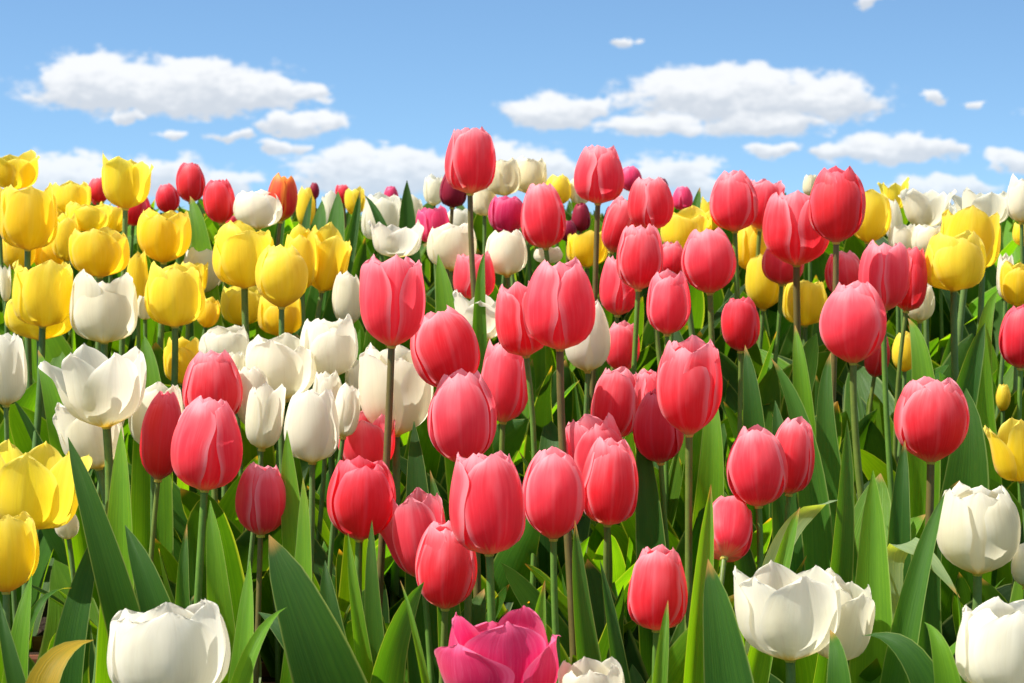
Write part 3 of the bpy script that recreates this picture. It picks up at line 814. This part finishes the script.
for i, (kind, x0, x1, y0, y1, Zo, roll, op, label) in enumerate(T):
    rng = np.random.default_rng(1000 + i)
    cx = .5 * (x0 + x1)
    wpx, hpx = x1 - x0, y1 - y0
    Z = Zo if Zo else bed_depth(y1)
    H = hpx / FPX * Z
    rad = .5 * wpx / FPX * Z
    rad *= 1.06
    roll_r = R(roll)
    if roll and wpx > 24:
        # the box of a leaning bloom is wider than the bloom
        rad = max(rad * .72, rad - .25 * H * abs(math.sin(roll_r)))
    A = axis_quat(roll_r, R(rng.uniform(-1, 5)))
    if 'seen from behind' in label:
        A = axis_quat(roll_r, R(-38))
    c_mid = unproj(cx, .5 * (y0 + y1), Z)
    base = c_mid - A * (H * .5)
    gy_ = base.y + rng.normal(0, .012)
    foot = Vector((base.x - math.sin(roll_r) * .05 + rng.normal(0, .010), gy_, ground(gy_)))
    root = thing(NAMES[kind], label, 'tulip', foot, GROUPS[kind])
    plants.append((root, foot))
    # stem
    b = base - foot
    L = b.length
    c1 = Vector((b.x * .15 + rng.normal(0, .006), b.y * .15, L * .4))
    c2 = b - A * (L * .33)
    n = 14
    pts = []
    for q in range(n):
        s = q / (n - 1)
        pts.append(tuple((1-s)**3 * Vector((0, 0, -.005)) + 3*s*(1-s)**2 * c1 + 3*s*s*(1-s) * c2 + s**3 * (b + A * .0015)))
    sr = np.clip(rad * .112, .0019, .0032)
    st = link('stem', soup_mesh('stem', [tube_data(pts, [sr * (1.15 - .2 * q / (n - 1)) for q in range(n)], 10)]), STEM, root)
    if kind in ('pink', 'red', 'flame', 'crimson'):
        sc_ = [(0.12, 0.17, 0.03), (0.12, 0.098, 0.028), (0.10, 0.20, 0.03)][1 if ('brown' in label or 'dark' in label or 'bare' in label) else int(rng.choice([0, 2]))]
    else:
        sc_ = [(0.09, 0.17, 0.04), (0.11, 0.19, 0.05)][int(rng.integers(0, 2))]
    st.color = (*sc_, 1)
    # bloom
    roll_r += rng.normal(0, R(3.2))
    warp = rng.uniform(.84, 1.2)
    if kind in ('pink', 'red'):
        op = max(0.0, op + rng.normal(.02, .10))
    elif kind in ('white', 'yellow'):
        op = min(1.0, max(.1, op + rng.normal(0, .12 if wpx < 60 else .04)))
    tint = np.array(CORE[kind][int(rng.integers(len(CORE[kind])))]) * rng.uniform(.94, 1.05)
    quat = A.to_track_quat('Z', 'Y')
    detail = wpx >= 26 and Zo < 2.39
    cell = dict(nt=22, nu=13) if wpx > 55 else dict(nt=16, nu=9)
    inv = quat.inverted()
    view = inv @ (Vector((0, 0, CAM_Z)) - base).normalized()
    face = math.atan2(view.y, view.x)
    phi = face + rng.uniform(-.35, .35) + (math.pi / 3 if rng.random() < .25 else 0)
    if 'parted' in label or 'two wide petals' in label:
        phi = face + math.pi / 3
    if 'oval front petal' in label:
        phi = face
    meshes = []
    for ring in (1, 0):
        for k in range(3):
            nar = 1.0
            fl = rng.normal(.0, .035) + op * rng.uniform(-.02, .09)
            if op >= .85:
                fl += rng.uniform(-.05, .26)
                nar = .74
            if kind in ('pink', 'red') and not ring and rng.random() < .14:
                fl += rng.uniform(.06, .16)
            ph = phi + k * 2 * math.pi / 3 + (math.pi / 3 if ring else 0) + rng.normal(0, .05)
            sidew = math.sin(ph - face)
            if 'outwards' in label and k == 2 and not ring:
                fl = .75 if kind == 'pink' else .30
            if 'separate side petal' in label and ring and k == 0:
                fl = .14
            if kind == 'magenta' and op > .7:
                fl = ((.04 if sidew > 0 else .22) if not ring else -.12) * (1 if abs(sidew) > .3 else -.3)
            hs = (1.0 if ring else .975) * rng.uniform(.955, 1.02)
            if kind == 'magenta' and op > .7 and not ring:
                hs *= .80
            if kind in ('white', 'yellow') and op > .4:
                hs *= rng.uniform(.84, 1.03)
            meshes.append(petal_mesh(rad, H, min(op * rng.uniform(.85, 1.1), 1), bool(ring), ph, rng, flare=fl, hs=hs, out_edge=rng.uniform(-.02, .05) + .04 * op, warp=warp, narrow=nar, **cell))
    if detail:
        bl = link('bloom', heart_mesh(rad, H), HEART, root)
        for me in meshes:
            pt = link('petal', me, MATS[kind], bl)
            pt.color = (*tint, 1)
    else:
        V_, F_, UV_ = [], [], []
        for me in meshes:
            o_ = len(V_)
            V_ += [tuple(v.co) for v in me.vertices]
            for p in me.polygons:
                F_.append(tuple(o_ + q for q in p.vertices))
                UV_ += [tuple(me.uv_layers[0].data[q].uv) for q in p.loop_indices]
            bpy.data.meshes.remove(me)
        me = bpy.data.meshes.new('bloom')
        me.from_pydata(V_, [], F_)
        me.polygons.foreach_set('use_smooth', np.ones(len(F_), bool))
        uvl = me.uv_layers.new(name='UVMap')
        uvl.data.foreach_set('uv', np.array(UV_, np.float32).reshape(-1))
        bl = link('bloom', me, MATS[kind], root)
        bl.color = (*tint, 1)
    bl.location = base - foot
    bl.rotation_mode = 'QUATERNION'
    bl.rotation_quaternion = quat
    # leaves reach at most a little under the general level of the blooms
    auto_leaves(root, foot, (5 if Z < 2.0 else 4) if wpx > 24 else 3, min(L * .95, PLANT_H * rng.uniform(.78, 1.0)), rng)

# ---------------------------------------------------------------- leaves that can be told apart in the photograph
# tip x,y, middle x,y, x of the foot, distance, blade width px, turn of the blade, fold, colour key
LV = [
 (68,437, 98,530, 135, 1.62, 30, .2, .35, 'd'), (121,427, 121,510, 118, 1.70, 28, .3, .5, 'b'), (125,525, 150,590, 178, 1.60, 36, -.2, .5, 'd'),
 (187,524, 182,590, 180, 1.58, 18, .3, .5, 'm'), (104,520, 82,590, 66, 1.72, 26, 0, .2, 'd'), (32,574, 20,640, 8, 1.54, 26, .3, .4, 'b'),
 (72,588, 40,604, 2, 1.56, 14, .2, .6, 'm'), (94,640, 50,668, 12, 1.46, 44, .0, .3, 'y'), (269,535, 305,620, 345, 1.52, 62, .2, .35, 'd'),
 (287,607, 255,645, 228, 1.46, 24, .4, .6, 'b'), (258,612, 300,645, 330, 1.55, 44, 0, .2, 'd'), (348,533, 356,610, 364, 1.55, 17, .5, .6, 'b'),
 (424,582, 395,640, 380, 1.53, 40, .1, .3, 'm'), (400,580, 412,622, 430, 1.49, 10, .4, .5, 'b'), (303,477, 304,550, 304, 1.68, 20, .1, .3, 'b'),
 (414,421, 417,490, 430, 1.74, 27, 0, .2, 'd'), (287,430, 290,500, 300, 1.72, 24, .2, .4, 'b'), (711,484, 700,590, 680, 1.56, 27, .4, .6, 'b'),
 (708,559, 722,640, 738, 1.52, 48, -.1, .3, 'd'), (847,420, 843,520, 846, 1.66, 25, .3, .4, 'm'), (873,470, 872,570, 868, 1.60, 38, -.2, .55, 'b'),
 (945,493, 918,575, 893, 1.58, 27, .5, .5, 'm'), (960,480, 938,520, 918, 1.68, 24, .2, .4, 'd'), (924,622, 940,650, 955, 1.47, 36, 0, .3, 'b'),
 (862,636, 905,650, 950, 1.49, 40, .2, .4, 'd'), (800,507, 785,550, 768, 1.60, 24, .3, .5, 'b'), (966,388, 968,450, 968, 1.90, 40, 0, .2, 'm'),
 (438,254, 445,300, 450, 2.10, 26, .1, .3, 'b'), (485,252, 480,285, 473, 2.02, 16, .3, .4, 'm'), (38,350, 50,390, 60, 2.00, 20, .1, .4, 'b'),
 (144,335, 148,370, 155, 1.98, 30, .2, .3, 'b'), (985,323, 970,370, 958, 2.00, 28, .2, .4, 'd'), (908,318, 920,352, 940, 1.96, 26, .1, .3, 'b'),
 (771,358, 795,410, 815, 1.86, 26, -.1, .4, 'm'), (831,352, 825,400, 818, 1.88, 22, .1, .3, 'm'), (795,325, 800,370, 806, 1.98, 20, .2, .4, 'b'),
 (998,290, 985,325, 970, 2.02, 22, .2, .3, 'b'), (407,180, 407,230, 407, 2.40, 19, .1, .3, 'd'), (338,191, 336,225, 332, 2.42, 20, .1, .3, 'm'),
 (360,190, 354,225, 346, 2.40, 12, .2, .4, 'd'), (363,194, 376,214, 396, 2.38, 13, .2, .4, 'd'), (285,180, 282,215, 280, 2.42, 8, .2, .4, 'd'),
 (322,200, 318,230, 312, 2.44, 18, .1, .3, 'm'), (700,187, 694,215, 690, 2.45, 12, .1, .4, 'm'), (312,195, 306,225, 300, 2.40, 10, .2, .4, 'd'),
 (190,196, 198,225, 206, 2.30, 18, .1, .3, 'b'), (430,470, 440,530, 452, 1.72, 20, .2, .4, 'm'), (575,520, 580,600, 590, 1.56, 26, .3, .4, 'm'),
 (545,580, 536,640, 530, 1.52, 28, .2, .4, 'b'), (600,560, 612,630, 616, 1.53, 22, .4, .4, 'd'), (668,600, 662,650, 655, 1.48, 20, .3, .5, 'b'),
 (640,420, 646,480, 650, 1.84, 24, .2, .3, 'd'), (710,380, 712,440, 716, 1.90, 24, .2, .4, 'b'), (745,345, 752,400, 760, 1.94, 22, .1, .4, 'd'),
 (210,500, 216,570, 226, 1.58, 26, .4, .4, 'b'), (250,560, 246,620, 240, 1.52, 26, .3, .5, 'b'), (325,560, 330,620, 336, 1.58, 30, .2, .4, 'd'),
 (372,520, 372,590, 374, 1.60, 18, .1, .3, 'm'), (830,630, 838,665, 850, 1.46, 34, .1, .3, 'm'), (0,600, 8,650, 14, 1.47, 24, .3, .4, 'd'),
 (955,585, 960,640, 970, 1.56, 22, .3, .4, 'b'), (905,440, 900,500, 890, 1.80, 22, .2, .4, 'd'), (775,400, 780,450, 790, 1.84, 26, .2, .4, 'd'),
]
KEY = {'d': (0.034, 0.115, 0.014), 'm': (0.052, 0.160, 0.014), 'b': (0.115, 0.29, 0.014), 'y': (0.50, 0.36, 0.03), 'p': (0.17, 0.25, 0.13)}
for i, (tx, ty, mx_, my_, fx, Z, wpx, turn, fold, key) in enumerate(LV):
    rng = np.random.default_rng(5000 + i)
    P2 = unproj(tx, ty, Z)
    P1 = unproj(mx_, my_, Z - .02)
    fx3 = (fx - 512) / FPX * Z
    root, foot = min(plants, key=lambda q: (q[1].x - fx3) ** 2 + (q[1].y - Z) ** 2)
    P0 = foot + Vector((np.clip(fx3 - foot.x, -.008, .008), -.006, -.004))
    side = Vector((math.cos(turn), math.sin(turn), 0))
    add_leaf(root, foot, P0, P1, P2, (1.6 if Z < 2.3 else 1.9) * wpx / FPX * Z, side, fold, rng.normal(0, .3), rng, np.array(KEY[key]) * rng.uniform(.68, .88), .02)
# two pale leaves bent right over
for (pts, Z, wpx) in (([(770, 600), (800, 520), (838, 500)], 1.66, 40), ([(880, 620), (915, 546), (960, 598)], 1.62, 36)):
    rng = np.random.default_rng(77)
    fx3 = (pts[0][0] - 512) / FPX * Z
    root, foot = min(plants, key=lambda q: (q[1].x - fx3) ** 2 + (q[1].y - Z) ** 2)
    P1 = unproj(*pts[1], Z)
    P2 = unproj(*pts[2], Z - .03)
    add_leaf(root, foot, foot + Vector((.004, -.005, -.004)), P1, P2, wpx / FPX * Z, (0.75, -.75, .45), .25, .2, rng, KEY['p'])

# ---------------------------------------------------------------- young plants that have no bloom yet, standing in the gaps
rng = np.random.default_rng(99)
feet = [q[1] for q in plants]
for (ya, yb, count, gap, share) in ((1.62, 2.55, 80, .038, .95), (2.5, 2.98, 100, .024, 1.12)):
    placed = 0
    for tries in range(4000):
        if placed >= count:
            break
        y = rng.uniform(ya, yb)
        x = rng.uniform(-1, 1) * 512 / FPX * y * 1.02
        p = Vector((x, y, ground(y)))
        if min((p - q).length for q in feet) < gap:
            continue
        feet.append(p)
        root = thing('young_tulip', 'young tulip plant of green leaves without a bloom, between the flowering tulips', 'tulip', p, 'young tulips without blooms')
        auto_leaves(root, p, 4, PLANT_H * rng.uniform(.78, 1.0) * share, rng, wide=1.05)
        if not root.children:
            bpy.data.objects.remove(root)
            continue
        placed += 1

# ---------------------------------------------------------------- low dark hedge along the back of the bed
rng = np.random.default_rng(31)
hv, hf = [], []
for k in range(9000):
    x = rng.uniform(-1.1, 1.1)
    y = 3.16 + rng.uniform(-.10, .10)
    top = .118 + .018 * math.sin(7 * x) + .014 * math.sin(19 * x + 1) + .008 * math.sin(43 * x)
    z = ground(y) + top * rng.random() ** .6 + rng.normal(0, .004)
    d = Vector(rng.normal(0, 1, 3)); d.z = abs(d.z) + .2; d.normalize()
    s_ = d.cross(Vector(rng.normal(0, 1, 3))).normalized()
    l_, w_ = rng.uniform(.012, .022), rng.uniform(.004, .007)
    p = Vector((x, y, z)); o_ = len(hv)
    hv += [tuple(p), tuple(p + d * l_ * .5 + s_ * w_), tuple(p + d * l_), tuple(p + d * l_ * .5 - s_ * w_)]
    hf.append((o_, o_ + 1, o_ + 2, o_ + 3))
me = bpy.data.meshes.new('hedge')
me.from_pydata(hv, [], hf)
me.uv_layers.new(name='UVMap')
hd = link('hedge', me, LEAF)
hd.color = (0.035, 0.085, 0.02, 1)
hd['label'] = 'low dark green hedge running along behind the flower bed'
hd['category'] = 'hedge'

# ---------------------------------------------------------------- pots in the gaps
PR, PH = 0.047, 0.075


def make_pot(px, py, Z, label):
    # the distance at which the soil of the bed is seen at this height
    Z = min(np.linspace(1.4, 2.6, 400), key=lambda q: abs(unproj(px, py, q).z - ground(unproj(px, py, q).y) - .03))
    p = unproj(px, py, Z)
    y = p.y
    z = ground(y)
    root = thing('flower_pot', label, 'flower pot', (p.x, y, z - .04), 'brown plastic pots under the tulips')
    body = [(PR * .72, 0), (PR * .93, .052), (PR * .93, .054), (PR * .90, .054), (PR * .70, .002), (0.001, .002)]
    link('body', soup_mesh('body', [lathe_data(body, 36)], False), CLAY, root)
    rim = [(PR * .935, .054), (PR, .054), (PR * 1.02, .058), (PR * 1.02, .067), (PR * 1.0, .070), (PR * .93, .070), (PR * .915, .066), (PR * .915, .054)]
    link('rim', soup_mesh('rim', [lathe_data(rim, 36)], False), CLAY, root)
    so_ = [(PR * .913, .058), (PR * .6, .060), (PR * .3, .062), (.001, .061)]
    link('soil', soup_mesh('soil', [lathe_data(so_, 24)]), SOIL, root)


POTS = [(104,606,0,'brown pot in the gap above the big white tulip at the bottom'), (40,646,0,'brown pot under the yellow blooms at the frame edge'),
        (272,672,0,'pot at the bottom beside the big dark folded leaf'),
        (930,600,0,'brown pot behind the bent pale leaf near the plump white tulip'), (893,632,0,'brown pot between the low white pair and the corner tulip'),
        (652,655,0,'brown pot beside the broad dark leaf below the nodding tulip')]
for q in POTS:
    make_pot(*q)
